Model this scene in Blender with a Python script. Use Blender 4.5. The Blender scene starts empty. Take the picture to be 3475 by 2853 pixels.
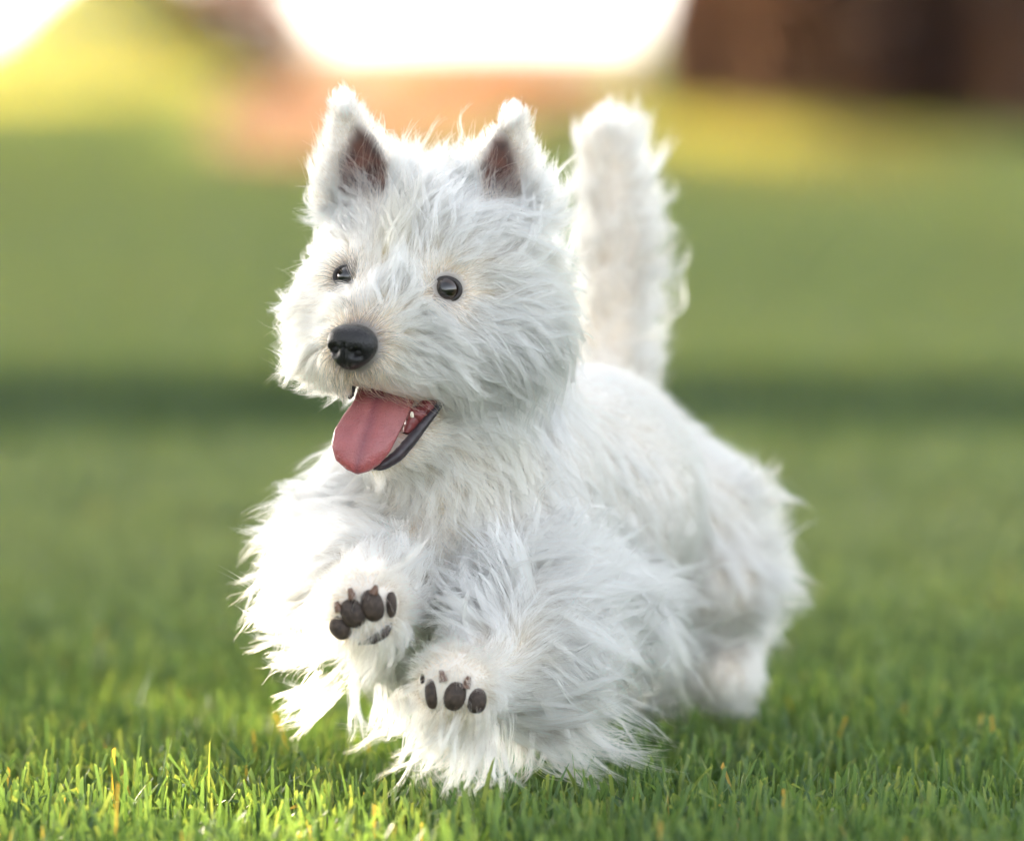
import bpy, math, random
import numpy as np
from mathutils import Vector, kdtree

rng = np.random.default_rng(11)
random.seed(11)
SC = bpy.context.scene
COL = SC.collection
R = math.radians

# ------------------------------------------------------------------ camera
CAM_D, CAM_H = 3.9, 0.544
LENS, SENS = 200.0, 36.0
IW, IH = 2114.0, 1736.0                     # pixel frame used for the notes taken from the photograph
FPX = LENS / SENS * IW
TILT = math.atan((IH / 2 - 60) / FPX)
cam_d = bpy.data.cameras.new('camera')
cam = bpy.data.objects.new('camera', cam_d)
COL.objects.link(cam)
cam.location = (0, -CAM_D, CAM_H)
cam.rotation_euler = (math.pi / 2 - TILT, 0, 0)
cam_d.lens, cam_d.sensor_width, cam_d.sensor_fit = LENS, SENS, 'HORIZONTAL'
cam_d.clip_start, cam_d.clip_end = 0.1, 3000
cam_d.dof.use_dof = True
cam_d.dof.focus_distance = CAM_D - 0.015
cam_d.dof.aperture_fstop = 2.8
SC.camera = cam

# ------------------------------------------------------------------ sky, sun, exposure
SUN_EL, SUN_AZ = R(22), R(-35)              # azimuth from +Y, negative = towards -X
SDIR = np.array([math.sin(SUN_AZ) * math.cos(SUN_EL), math.cos(SUN_AZ) * math.cos(SUN_EL), math.sin(SUN_EL)])
w = bpy.data.worlds.new('World'); SC.world = w; w.use_nodes = True
nt = w.node_tree; nt.nodes.clear()
sky = nt.nodes.new('ShaderNodeTexSky'); sky.sky_type = 'NISHITA'; sky.sun_disc = False
sky.sun_elevation = SUN_EL; sky.sun_rotation = SUN_AZ
sky.air_density, sky.dust_density, sky.ozone_density = 0.8, 1.9, 0.0
bg = nt.nodes.new('ShaderNodeBackground'); bg.inputs['Strength'].default_value = 0.135
ow = nt.nodes.new('ShaderNodeOutputWorld')
hz = nt.nodes.new('ShaderNodeHueSaturation'); hz.inputs['Saturation'].default_value = 0.32      # thin even haze: a paler sky than the clear-air model
nt.links.new(sky.outputs[0], hz.inputs['Color']); nt.links.new(hz.outputs[0], bg.inputs[0]); nt.links.new(bg.outputs[0], ow.inputs[0])
sun_d = bpy.data.lights.new('sun', 'SUN'); sun_d.energy = 5.0; sun_d.angle = R(0.53); sun_d.color = (1.0, 0.84, 0.62)
sun = bpy.data.objects.new('sun', sun_d); COL.objects.link(sun)
sun.rotation_euler = Vector(-SDIR).to_track_quat('-Z', 'Y').to_euler()
sun.location = (0, 0, 12)
SC.view_settings.view_transform = 'Standard'
SC.view_settings.look = 'None'
SC.view_settings.exposure = 2.36
SC.view_settings.gamma = 1.0
SC.render.engine = 'CYCLES'
SC.cycles.use_denoising = True
SC.cycles.max_bounces = 7
SC.cycles.adaptive_threshold = 0.035
SC.cycles.diffuse_bounces = 5
SC.cycles.glossy_bounces = 6
SC.cycles.transmission_bounces = 8
SC.cycles.sample_clamp_indirect = 6
SC.cycles_curves.shape = 'RIBBONS'
SC.cycles_curves.subdivisions = 2

# ------------------------------------------------------------------ helpers
def P(px, py, Y):
    """point at world depth Y seen at photo position px, py (frame of 2114 x 1736)"""
    xr, yr = (px - IW / 2) / FPX, (IH / 2 - py) / FPX
    c, s = math.cos(TILT), math.sin(TILT)
    d = np.array([xr, c + yr * s, -s + yr * c])
    t = (Y + CAM_D) / d[1]
    return np.array([0, -CAM_D, CAM_H]) + t * d

def G(px, py):
    """ground point (z = 0) seen at px, py"""
    xr, yr = (px - IW / 2) / FPX, (IH / 2 - py) / FPX
    c, s = math.cos(TILT), math.sin(TILT)
    d = np.array([xr, c + yr * s, -s + yr * c])
    t = -CAM_H / d[2]
    return np.array([0, -CAM_D, CAM_H]) + t * d

def unit(v):
    v = np.asarray(v, float)
    return v / np.maximum(np.linalg.norm(v, axis=-1, keepdims=True), 1e-9)

def empty(name, loc=(0, 0, 0)):
    o = bpy.data.objects.new(name, None); COL.objects.link(o); o.location = loc
    o.empty_display_size = 0.1
    return o

def tag(o, label=None, cat=None, group=None, kind=None):
    if label: o['label'] = label
    if cat: o['category'] = cat
    if group: o['group'] = group
    if kind: o['kind'] = kind
    return o

def mesh_np(name, verts, faces, mat=None, parent=None, smooth=True, attrs=None):
    """faces: (n, k) int array, one polygon size"""
    verts = np.asarray(verts, np.float32); faces = np.asarray(faces, np.int32)
    me = bpy.data.meshes.new(name)
    n, k = faces.shape
    me.vertices.add(len(verts)); me.vertices.foreach_set('co', verts.ravel())
    me.loops.add(n * k); me.loops.foreach_set('vertex_index', faces.ravel())
    me.polygons.add(n)
    me.polygons.foreach_set('loop_start', np.arange(0, n * k, k, dtype=np.int32))
    me.polygons.foreach_set('use_smooth', np.full(n, smooth, dtype=bool))
    for nm, arr in (attrs or {}).items():
        a = me.attributes.new(nm, 'FLOAT', 'POINT'); a.data.foreach_set('value', np.asarray(arr, np.float32))
    me.update(calc_edges=True); me.validate()
    if mat: me.materials.append(mat)
    o = bpy.data.objects.new(name, me); COL.objects.link(o)
    if parent: o.parent = parent
    return o

class NM:
    """small node-material helper"""
    def __init__(self, name):
        self.m = bpy.data.materials.new(name); self.m.use_nodes = True
        self.t = self.m.node_tree; self.t.nodes.clear()
        self.out = self.n('OutputMaterial')
    def n(self, kind, **kw):
        nd = self.t.nodes.new('ShaderNode' + kind)
        for k, v in kw.items():
            if k in nd.inputs.keys(): nd.inputs[k].default_value = v
            else: setattr(nd, k, v)
        return nd
    def l(self, a, b): self.t.links.new(a, b)
    def ramp(self, fac, stops):
        r = self.n('ValToRGB'); e = r.color_ramp.elements
        while len(e) < len(stops): e.new(0.5)
        for q, (p, c) in zip(e, stops): q.position = p; q.color = (*c, 1)
        self.l(fac, r.inputs[0]); return r.outputs[0]
    def surf(self, s): self.l(s, self.out.inputs['Surface']); return self.m

def simple_mat(name, col, rough=0.5, noise=None, scale=60, bump=0.0, spec=0.5, sss=0.0, coat=0.0):
    N = NM(name); b = N.n('BsdfPrincipled', Roughness=rough)
    b.inputs['Base Color'].default_value = (*col, 1)
    b.inputs['Specular IOR Level'].default_value = spec
    if sss:
        b.inputs['Subsurface Weight'].default_value = sss
        b.inputs['Subsurface Radius'].default_value = (0.006, 0.002, 0.001); b.inputs['Subsurface Scale'].default_value = 1.0
    if coat: b.inputs['Coat Weight'].default_value = coat; b.inputs['Coat Roughness'].default_value = 0.08
    tc = N.n('TexCoord'); nz = N.n('TexNoise', Scale=scale, Detail=6.0)
    N.l(tc.outputs['Object'], nz.inputs['Vector'])
    if noise: N.l(N.ramp(nz.outputs[0], [(0.3, noise), (0.7, col)]), b.inputs['Base Color'])
    if bump:
        bp = N.n('Bump', Strength=bump, Distance=0.001); N.l(nz.outputs[0], bp.inputs['Height']); N.l(bp.outputs[0], b.inputs['Normal'])
    return N.surf(b.outputs[0])

# ------------------------------------------------------------------ the lawn: ground sheet and grass
def lawn_height(x, y):
    """a shallow bank crosses the lawn about four metres behind the dog"""
    x = np.asarray(x, float); y = np.asarray(y, float)
    step = 0.065 / (1 + np.exp(-(y - 3.72 - 0.08 * np.sin(x * 1.1)) / 0.03))
    mound = 1.2 * np.exp(-np.abs((x + 3.5) / 1.05) ** 3 - ((y - 48) / 6.0) ** 2)
    return step + mound + 0.012 * np.sin(x * 1.3 + 1) * np.sin(y * 0.9) * np.clip((y - 0.8) / 2, 0, 1)

def ground_mat():
    N = NM('lawn_ground'); tc = N.n('TexCoord')
    n1 = N.n('TexNoise', Scale=0.55, Detail=4.0); n2 = N.n('TexNoise', Scale=9.0, Detail=8.0); n3 = N.n('TexNoise', Scale=120.0, Detail=4.0)
    for q in (n1, n2, n3): N.l(tc.outputs['Object'], q.inputs['Vector'])
    c1 = N.ramp(n1.outputs[0], [(0.35, (0.085, 0.13, 0.07)), (0.65, (0.13, 0.165, 0.09))])
    c2 = N.ramp(n2.outputs[0], [(0.3, (0.6, 0.6, 0.6)), (0.7, (1.25, 1.2, 1.1))])
    mx = N.n('MixRGB', blend_type='MULTIPLY'); mx.inputs[0].default_value = 0.6
    N.l(c1, mx.inputs[1]); N.l(c2, mx.inputs[2])
    b = N.n('BsdfPrincipled', Roughness=0.9); b.inputs['Specular IOR Level'].default_value = 0.1
    N.l(mx.outputs[0], b.inputs['Base Color'])
    bp = N.n('Bump', Strength=0.8, Distance=0.02); N.l(n3.outputs[0], bp.inputs['Height']); N.l(bp.outputs[0], b.inputs['Normal'])
    return N.surf(b.outputs[0])

gx = np.concatenate([[-1500, -400, -120, -40], np.linspace(-15, 15, 61), [40, 120, 400, 1500]])
gy = np.concatenate([[-300, -60, -20], np.linspace(-8, 3.3, 24), np.linspace(3.4, 4.1, 44), np.linspace(4.5, 62, 115), [70, 110, 200, 500, 1500]])
gX, gY = np.meshgrid(gx, gy)
gv = np.stack([gX.ravel(), gY.ravel(), lawn_height(gX, gY).ravel()], 1)
ii = np.arange(len(gy) * len(gx)).reshape(len(gy), len(gx))
gf = np.stack([ii[:-1, :-1].ravel(), ii[:-1, 1:].ravel(), ii[1:, 1:].ravel(), ii[1:, :-1].ravel()], 1)
ground = tag(mesh_np('lawn', gv, gf, ground_mat()), kind='structure')

def grass_mat():
    N = NM('grass_blades')
    a = N.n('Attribute', attribute_name='tint'); h = N.n('Attribute', attribute_name='up')
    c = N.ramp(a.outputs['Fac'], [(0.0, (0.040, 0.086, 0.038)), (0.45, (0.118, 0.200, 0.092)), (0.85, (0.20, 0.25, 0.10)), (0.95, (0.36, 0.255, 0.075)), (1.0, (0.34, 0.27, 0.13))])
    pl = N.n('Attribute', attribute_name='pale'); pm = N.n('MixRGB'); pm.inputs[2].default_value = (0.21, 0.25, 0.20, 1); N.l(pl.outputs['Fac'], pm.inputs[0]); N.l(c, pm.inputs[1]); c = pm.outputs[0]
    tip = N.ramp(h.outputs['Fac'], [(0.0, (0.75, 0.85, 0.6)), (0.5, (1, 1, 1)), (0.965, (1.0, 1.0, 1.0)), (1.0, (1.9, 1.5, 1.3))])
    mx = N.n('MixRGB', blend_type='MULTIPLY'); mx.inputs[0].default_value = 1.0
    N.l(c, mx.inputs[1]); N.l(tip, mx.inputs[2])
    b = N.n('BsdfPrincipled', Roughness=0.42); b.inputs['Specular IOR Level'].default_value = 0.35
    N.l(mx.outputs[0], b.inputs['Base Color'])
    tr = N.n('BsdfTranslucent'); 
    m2 = N.n('MixRGB', blend_type='MULTIPLY'); m2.inputs[0].default_value = 1.0; m2.inputs[2].default_value = (2.0, 1.85, 0.6, 1)
    N.l(mx.outputs[0], m2.inputs[1]); N.l(m2.outputs[0], tr.inputs[0])
    ms = N.n('MixShader'); ms.inputs[0].default_value = 0.5
    N.l(b.outputs[0], ms.inputs[1]); N.l(tr.outputs[0], ms.inputs[2])
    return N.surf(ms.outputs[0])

def blades(xy, h, wd, seg, tint):
    n = len(xy); a = rng.uniform(0, 2 * math.pi, n)
    lean = rng.normal(0, 0.36, n); lean = np.clip(lean, -0.8, 0.8); la = rng.uniform(0, 2 * math.pi, n)
    wx, wy = np.cos(a), np.sin(a)
    fold = rng.random(n) < 0.06
    z0 = lawn_height(xy[:, 0], xy[:, 1]) - 0.003
    vs, up = [], []
    for k in range(seg + 1):
        s = k / seg
        bend = lean * s ** 1.7 * h
        bend = np.where(fold & (s > 0.6), bend + h * 0.35 * (s - 0.6) / 0.4, bend)
        zz = h * s * np.sqrt(np.clip(1 - (lean * s) ** 2 * 0.6, 0.3, 1))
        zz = np.where(fold & (s > 0.6), h * 0.62, zz)
        cx = xy[:, 0] + np.cos(la) * bend; cy = xy[:, 1] + np.sin(la) * bend
        ww = wd * 0.5 * (1.0 - 0.45 * s ** 1.5)
        slant = wd * 0.6 * (s == 1) * rng.uniform(-1, 1, n)
        vs.append(np.stack([cx - wx * ww, cy - wy * ww, z0 + zz - slant], 1)); up.append(np.full(n, s))
        vs.append(np.stack([cx + wx * ww, cy + wy * ww, z0 + zz + slant], 1)); up.append(np.full(n, s))
    V = np.stack(vs, 1).reshape(-1, 3); U = np.stack(up, 1).ravel(); T = np.repeat(tint, 2 * (seg + 1))
    base = np.arange(n)[:, None] * (2 * (seg + 1))
    F = np.concatenate([base + np.array([2 * k, 2 * k + 1, 2 * k + 3, 2 * k + 2]) for k in range(seg)], 0)
    return V, F, U, T

def vnoise(x, y, seed=0):
    r = np.random.default_rng(seed); o = np.zeros_like(x)
    for f in (1.0, 2.1, 4.3):
        p = r.uniform(0, 6.28, 4); q = r.uniform(0.6, 1.4, 4)
        o += (np.sin(x * f * q[0] + p[0] + 1.7 * np.sin(y * f * q[1] + p[1])) + np.sin(y * f * q[2] + p[2] + 1.7 * np.sin(x * f * q[3] + p[3]))) / f
    return o / 3

PATH = [(450, 370), (700, 385), (980, 320), (1270, 260), (1290, 170), (1250, 130), (640, 130), (500, 190), (420, 270)]
def in_poly(u, v, poly):
    ins = np.zeros(len(u), bool); n = len(poly)
    for i in range(n):
        (x0, y0), (x1, y1) = poly[i], poly[(i + 1) % n]
        if y0 == y1: continue
        ins ^= ((y0 > v) != (y1 > v)) & (u < (x1 - x0) * (v - y0) / (y1 - y0) + x0)
    return ins
PATHG = [tuple(G(a, b)[:2]) for a, b in PATH]
def on_path(x, y): return in_poly(x, y, PATHG)

def grass_band(n, y0, y1, margin, h0, wd0, seg):
    y = rng.uniform(y0, y1, n); half = (y + CAM_D) * 0.092 + margin
    x = rng.uniform(-1, 1, n) * half
    patch = vnoise(x * 9, y * 9, 3)
    h = h0 * np.clip(rng.normal(1, 0.24, n) + 0.22 * patch, 0.4, 1.75)
    tall = rng.random(n) < 0.03; h[tall] *= rng.uniform(1.2, 1.55, tall.sum())
    wd = wd0 * rng.uniform(0.6, 1.25, n)
    tint = np.clip(rng.normal(0.45, 0.2, n) + 0.12 * vnoise(x * 4, y * 4, 8) + 0.10 * vnoise(x * 1.1, y * 0.8, 21), 0, 0.88)
    tint = np.clip(tint + np.where(y > 3.75, 0.10, -0.03), 0, 0.88)
    dark_row = (y > 3.28) & (y < 3.76) & (rng.random(n) < 0.9); tint[dark_row] *= 0.12; h[dark_row] *= 1.1  # darker, slightly taller blades along the foot of the bank
    sun_gold = (((x - 1.15 - (y - 20) * 0.03) / 0.75) ** 2 + ((y - 20) / 7.5) ** 2 < rng.uniform(0.5, 1.2, n)) | ((y > 33) & (x < -1.9))
    tint[sun_gold] = np.clip(rng.normal(0.90, 0.04, sun_gold.sum()), 0, 0.95)  # yellow tint puts the sunlit glow of far patches into the blade colour
    dry = rng.random(n) < 0.007; tint[dry] = rng.uniform(0.93, 1.0, dry.sum())
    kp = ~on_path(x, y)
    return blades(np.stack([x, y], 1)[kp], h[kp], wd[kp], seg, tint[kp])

def join(parts):
    Vs, Fs, Us, Ts, o = [], [], [], [], 0
    for V, F, U, T in parts:
        Vs.append(V); Fs.append(F + o); Us.append(U); Ts.append(T); o += len(V)
    return np.concatenate(Vs), np.concatenate(Fs), np.concatenate(Us), np.concatenate(Ts)

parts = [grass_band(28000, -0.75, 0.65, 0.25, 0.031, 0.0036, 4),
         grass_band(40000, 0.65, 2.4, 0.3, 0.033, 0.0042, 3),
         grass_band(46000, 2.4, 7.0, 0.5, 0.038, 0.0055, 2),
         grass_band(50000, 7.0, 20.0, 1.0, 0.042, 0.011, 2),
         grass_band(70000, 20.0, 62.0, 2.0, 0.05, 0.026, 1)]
V, F, U, T = join(parts)
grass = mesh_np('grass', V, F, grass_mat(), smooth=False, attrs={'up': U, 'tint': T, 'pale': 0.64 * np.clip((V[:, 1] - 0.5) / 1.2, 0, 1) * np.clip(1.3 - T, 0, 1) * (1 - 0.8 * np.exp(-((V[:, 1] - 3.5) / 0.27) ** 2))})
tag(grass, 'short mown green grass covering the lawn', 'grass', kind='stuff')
# ------------------------------------------------------------------ far side of the lawn: path, shrubs, shade trees
def slab(name, pts, z, mat):
    v = np.array([[x, y, z] for x, y in pts]); n = len(v)
    me = bpy.data.meshes.new(name); me.from_pydata(v.tolist(), [], [list(range(n))]); me.materials.append(mat)
    o = bpy.data.objects.new(name, me); COL.objects.link(o); return o
pth = simple_mat('earth_path', (0.32, 0.125, 0.026), 0.95, (0.25, 0.088, 0.018), 1.5, 0.6, 0.1)
tag(slab('path', PATHG, 0.081, pth), kind='structure')

def leaf_mat(name, cols, trans):
    N = NM(name); a = N.n('Attribute', attribute_name='tint')
    col = N.ramp(a.outputs['Fac'], [(i / (len(cols) - 1), q) for i, q in enumerate(cols)])
    b = N.n('BsdfPrincipled', Roughness=0.5); b.inputs['Specular IOR Level'].default_value = 0.3; N.l(col, b.inputs['Base Color'])
    tr = N.n('BsdfTranslucent'); m2 = N.n('MixRGB', blend_type='MULTIPLY'); m2.inputs[0].default_value = 1.0; m2.inputs[2].default_value = (2.2, 1.8, 0.9, 1)
    N.l(col, m2.inputs[1]); N.l(m2.outputs[0], tr.inputs[0])
    ms = N.n('MixShader'); ms.inputs[0].default_value = trans; N.l(b.outputs[0], ms.inputs[1]); N.l(tr.outputs[0], ms.inputs[2])
    return N.surf(ms.outputs[0])
bark = simple_mat('bark', (0.12, 0.085, 0.065), 0.95, (0.055, 0.038, 0.03), 9, 1.0, 0.1)
L_GREEN = leaf_mat('leaf_green', [(0.03, 0.06, 0.012), (0.06, 0.10, 0.02), (0.10, 0.13, 0.03)], 0.4)
L_COPPER = leaf_mat('leaf_copper', [(0.07, 0.042, 0.042), (0.14, 0.085, 0.075), (0.20, 0.125, 0.10)], 0.3)
L_BROWN = leaf_mat('leaf_brown', [(0.15, 0.09, 0.075), (0.27, 0.165, 0.125), (0.36, 0.23, 0.17)], 0.4)
L_RUST = leaf_mat('leaf_rust', [(0.22, 0.11, 0.06), (0.38, 0.20, 0.11), (0.50, 0.30, 0.18)], 0.5)

# sun patches cut out of the crowns, the two nearest the camera added for bounce: centre x, y, half sizes
def patch(px0, py0, px1, py1):
    a, b, c_ = G(px0, py1), G(px1, py1), G((px0 + px1) / 2, py0)
    y0, y1 = a[1], c_[1]; xm = G((px0 + px1) / 2, (py0 + py1) / 2)[0]
    hw = abs(G(px1, (py0 + py1) / 2)[0] - G(px0, (py0 + py1) / 2)[0]) / 2
    return (xm, (y0 + y1) / 2, hw, (y1 - y0) / 2)
GAPS = [(0.0, -0.20, 0.34, 0.13, 1), (-0.02, 0.36, 0.10, 0.06, .9), (-0.6, -2.2, 1.2, 1.0, 1), (1.0, -2.6, 0.9, 0.9, 1), (*patch(1400, 280, 1740, 400), .92), (*patch(430, 200, 1150, 400), .97)]

def leaves(cent, rad, n, size, clumps=70, cull=False, shell=0.0):
    cc = unit(rng.normal(size=(clumps, 3))) * (rng.random((clumps, 1)) ** (1 / 3) * (1 - shell) + shell) * 0.88
    p = cc[rng.integers(0, clumps, n)] + rng.normal(0, 0.16, (n, 3))
    u = unit(rng.normal(size=(n, 3))) * rng.random((n, 1)) ** (1 / 3)
    p = np.where((rng.random(n) < 0.45)[:, None], u, p)
    p = p[np.linalg.norm(p, axis=1) < 1.12] * rad + cent
    if cull:
        g = p - SDIR * (p[:, 2:3] / SDIR[2])
        k = np.ones(len(p), bool)
        for gx_, gy_, hx, hy, pr in GAPS:
            q = np.sqrt(((g[:, 0] - gx_) / (hx + 0.16)) ** 2 + ((g[:, 1] - gy_) / (hy + 0.14)) ** 2)
            k &= (q > 1.0 + 0.12 * np.sin(g[:, 0] * 21 + g[:, 1] * 13)) | (rng.random(len(p)) > pr)
        p = p[k]
    p = p[p[:, 2] > 0.03]
    n = len(p); a = unit(rng.normal(size=(n, 3))); b = unit(np.cross(a, rng.normal(size=(n, 3)))); nn = np.cross(a, b)
    s = (size * rng.uniform(0.7, 1.3, n))[:, None]
    V = np.stack([p - a * s * 0.6, p - b * s * 0.36 + nn * s * 0.08, p + a * s * 0.6, p + b * s * 0.36 + nn * s * 0.08], 1).reshape(-1, 3)
    F = np.arange(4 * n).reshape(n, 4)
    return V, F, np.repeat(np.clip(rng.normal(0.5, 0.25, n), 0, 1), 4)

def limb_tube(path, radii, sides=9):
    path = np.asarray(path, float); V, F = [], []
    for i, (p, r) in enumerate(zip(path, radii)):
        t = unit(path[min(i + 1, len(path) - 1)] - path[max(i - 1, 0)])
        u = unit(np.cross(t, [0.3, 0.9, 0.1])); v = np.cross(t, u)
        for k in range(sides):
            an = 2 * math.pi * k / sides; V.append(p + (u * math.cos(an) + v * math.sin(an)) * r)
    for i in range(len(path) - 1):
        for k in range(sides):
            F.append((i * sides + k, i * sides + (k + 1) % sides, (i + 1) * sides + (k + 1) % sides, (i + 1) * sides + k))
    return np.array(V), np.array(F)

def woody(base, top, cent, rad, tr, nl):
    Vs, Fs, o = [], [], 0
    z = np.linspace(0, 1, 7)[:, None]
    p = base + (top - base) * z + np.concatenate([rng.normal(0, 0.05, (7, 2)), np.zeros((7, 1))], 1) * z * tr * 4
    p[0, 2] -= 0.1
    sets = [(p, tr * (1.25 - 0.95 * z[:, 0]))]
    for i in range(nl):
        s = p[2 + i % 4]; e = cent + unit(rng.normal(size=3)) * rad * 0.75
        sets.append((np.array([s, s * 0.6 + e * 0.4 + [0, 0, 0.15], e]), np.array([tr * 0.45, tr * 0.28, tr * 0.06])))
    for pa, ra in sets:
        V, F = limb_tube(pa, ra); Vs.append(V); Fs.append(F + o); o += len(V)
    return np.concatenate(Vs), np.concatenate(Fs)

def plant(name, label, cat, base, cent, rad, tr, n, size, lm, group=None, cull=False, nl=9, shell=0.0, clumps=70):
    base = np.array(base, float); cent = np.array(cent, float); rad = np.array(rad, float)
    t = tag(empty(name, base), label, cat, group)
    V, F = woody(base, np.array([cent[0], cent[1], cent[2] + rad[2] * 0.5]), cent, rad, tr, nl)
    mesh_np('trunk', V - base, F, bark, t)
    V, F, T = leaves(cent, rad, n, size, cull=cull, shell=shell, clumps=clumps)
    mesh_np('crown', V - base, F, lm, t, smooth=False, attrs={'tint': T})
    return t

for x, y, lab in ((-8.4, 7.0, 'leafy green shade tree first in the row, standing alone by the near lawn'), (-8.8, 12.5, 'leafy green shade tree second in the row along the lawn'), (-8.0, 17.5, 'leafy green shade tree third in the row along the lawn'),
                  (-9.0, 22.5, 'leafy green shade tree fourth in the row along the lawn'), (-8.2, 27.5, 'leafy green shade tree fifth in the row along the lawn'), (-9.0, 32.5, 'leafy green shade tree sixth in the row along the lawn'), (-8.6, 38.0, 'leafy green shade tree seventh in the row along the lawn'), (-13.5, 5.5, 'unseen leafy shade tree added behind the first one of the row to block sky glow'), (-13.8, 11.5, 'unseen leafy shade tree added behind the second one of the row to block sky glow'), (-5.2, 16.0, 'unseen leafy shade tree added forward of the row to block sky glow'),  # the trees behind and forward of the row are added to block sky glow
                  (-5.6, 43.0, 'leafy green shade tree last in the row, nearest the grassy mound')):
    plant('shade_tree', lab, 'tree', (x, y, 0), (x + rng.uniform(-.3, .3), y, 6.2), (4.2, 4.2, 3.1), 0.2, 24000, 0.17, L_GREEN, 'trees shading the lawn', cull=True, nl=5)
plant('shade_tree', 'unseen leafy shade tree added off the near end of the row to block sky glow', 'tree', (-9.5, 1.2, 0), (-9.5, 1.2, 6.2), (4.2, 4.2, 3.4), 0.2, 20000, 0.17, L_GREEN, 'trees shading the lawn', cull=True, nl=5)  # unseen tree added to keep the left sky glow off the dog
for x, y, lab in ((7.2, 10.5, 'unseen leafy tree added to block sky glow, first of the group across the lawn from the row'), (7.8, 18.0, 'unseen leafy tree added to block sky glow, between two others across the lawn from the row'), (8.6, 27.0, 'unseen leafy tree added to block sky glow, behind the brown shrubs across the lawn')):
    plant('shade_tree', lab, 'tree', (x, y, 0), (x, y, 6.6), (4.4, 4.4, 3.6), 0.2, 20000, 0.18, L_GREEN, 'trees added across the lawn to block sky glow', cull=True, nl=5)  # unseen trees added to cut the sky's rim light on the dog
for x, y, lab in ((-8.2, 56, 'unseen very tall tree added beyond the grassy mound to block sky glow'), (8.0, 55, 'unseen very tall tree added beyond the brown shrubs to block sky glow')):
    plant('sky_block_tree', lab, 'tree', (x, y, 0), (x * 0.7, y, 11.0), (7.0, 5.0, 7.0), 0.35, 26000, 0.26, L_GREEN, 'tall trees added beyond the lawn to block sky glow', cull=True, nl=7)  # unseen crowns added to block bright sky behind the dog
# shrubs along the far edge
for x, y, h, wd, lab in ((1.10, 26.5, 1.3, 0.34, 'brown leaved shrub beside the open gap at the far edge'), (1.53, 24.1, 1.8, 0.43, 'rounded brown shrub between the open gap and the tall dark shrub'), (2.0, 21.8, 2.6, 0.5, 'tall dark brown shrub behind the golden patch of lawn'),
                    (2.62, 19.8, 3.4, 0.65, 'very dark bushy shrub at the outer end of the brown hedge row'), (3.6, 21.5, 3.2, 0.9, 'dark shrub standing past the end of the brown row')):
    plant('brown_shrub', lab, 'shrub', (x, y, 0), (x, y, h * 0.25), (wd, 0.6, h * 0.75), 0.06, 8000 if x > 1.9 else 3600, 0.13, L_COPPER if x > 1.9 else L_BROWN, 'brown shrubs at the far edge', nl=7, shell=0.2)
plant('rust_shrub', 'rust coloured shrub between the grassy mound and the bright gap', 'shrub', (-2.3, 46, 0), (-2.3, 46, 0.35), (0.66, 0.5, 1.7), 0.03, 4200, 0.09, L_RUST, nl=6, shell=0.3)
plant('rust_shrub', 'low rust coloured shrub under the bright gap behind the dog', 'shrub', (-0.3, 50, 0), (-0.3, 50, 0.12), (1.0, 0.5, 0.30), 0.02, 2500, 0.07, L_RUST, nl=5, shell=0.3)


# ------------------------------------------------------------------ the dog: body as one blended surface
VOX = 0.0032
BMIN = np.array([-0.24, -0.22, 0.0]); BMAX = np.array([0.30, 0.60, 0.59])
NG = np.ceil((BMAX - BMIN) / VOX).astype(int)
SDF = np.full(NG, 0.08, np.float32)
AX = [BMIN[i] + VOX * np.arange(NG[i], dtype=np.float32) for i in range(3)]

def box_idx(lo, hi):
    a = np.clip(((lo - BMIN) / VOX).astype(int), 0, NG - 1); b = np.clip(((hi - BMIN) / VOX).astype(int) + 2, 1, NG)
    return a, b

def blend(fn, lo, hi, k):
    a, b = box_idx(lo - 0.07, hi + 0.07)
    X, Y, Z = np.meshgrid(AX[0][a[0]:b[0]], AX[1][a[1]:b[1]], AX[2][a[2]:b[2]], indexing='ij')
    d = fn(np.stack([X, Y, Z], -1)).astype(np.float32)
    s = SDF[a[0]:b[0], a[1]:b[1], a[2]:b[2]]
    h = np.maximum(k - np.abs(d - s), 0) / k
    SDF[a[0]:b[0], a[1]:b[1], a[2]:b[2]] = np.minimum(d, s) - h * h * k * 0.25

def cap(a, ra, b, rb, k=0.02):
    a, b = np.asarray(a, np.float32), np.asarray(b, np.float32)
    ba = b - a; L2 = max(float(ba @ ba), 1e-9)
    def fn(p):
        t = np.clip(((p - a) @ ba) / L2, 0, 1)
        return np.linalg.norm(p - a - t[..., None] * ba, axis=-1) - (ra + (rb - ra) * t)
    r = max(ra, rb)
    blend(fn, np.minimum(a, b) - r, np.maximum(a, b) + r, k)

def ell(c, M, rad, k=0.02):
    c = np.asarray(c, np.float32); M = np.asarray(M, np.float32); rad = np.asarray(rad, np.float32)
    def fn(p):
        q = ((p - c) @ M.T); k0 = np.linalg.norm(q / rad, axis=-1); k1 = np.linalg.norm(q / rad ** 2, axis=-1)
        return k0 * (k0 - 1) / np.maximum(k1, 1e-6)
    blend(fn, c - rad.max(), c + rad.max(), k)

def tri(a, b, c, th, k=0.008):
    a, b, c = [np.asarray(v, np.float32) for v in (a, b, c)]
    def fn(p):
        ba, pa, cb, pb, ac, pc = b - a, p - a, c - b, p - b, a - c, p - c
        n = np.cross(ba, ac)
        def sd(e, q, ): return np.sign(q @ np.cross(e, n))
        inside = (sd(ba, pa) + sd(cb, pb) + sd(ac, pc)) >= 2
        def ed(e, q):
            t = np.clip((q @ e) / (e @ e), 0, 1); v = e * t[..., None] - q; return (v * v).sum(-1)
        de = np.minimum(np.minimum(ed(ba, pa), ed(cb, pb)), ed(ac, pc))
        dn = (pa @ n) ** 2 / (n @ n)
        return np.sqrt(np.where(inside, dn, de)) - th
    m = np.stack([a, b, c]); blend(fn, m.min(0) - th, m.max(0) + th, k)

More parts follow.
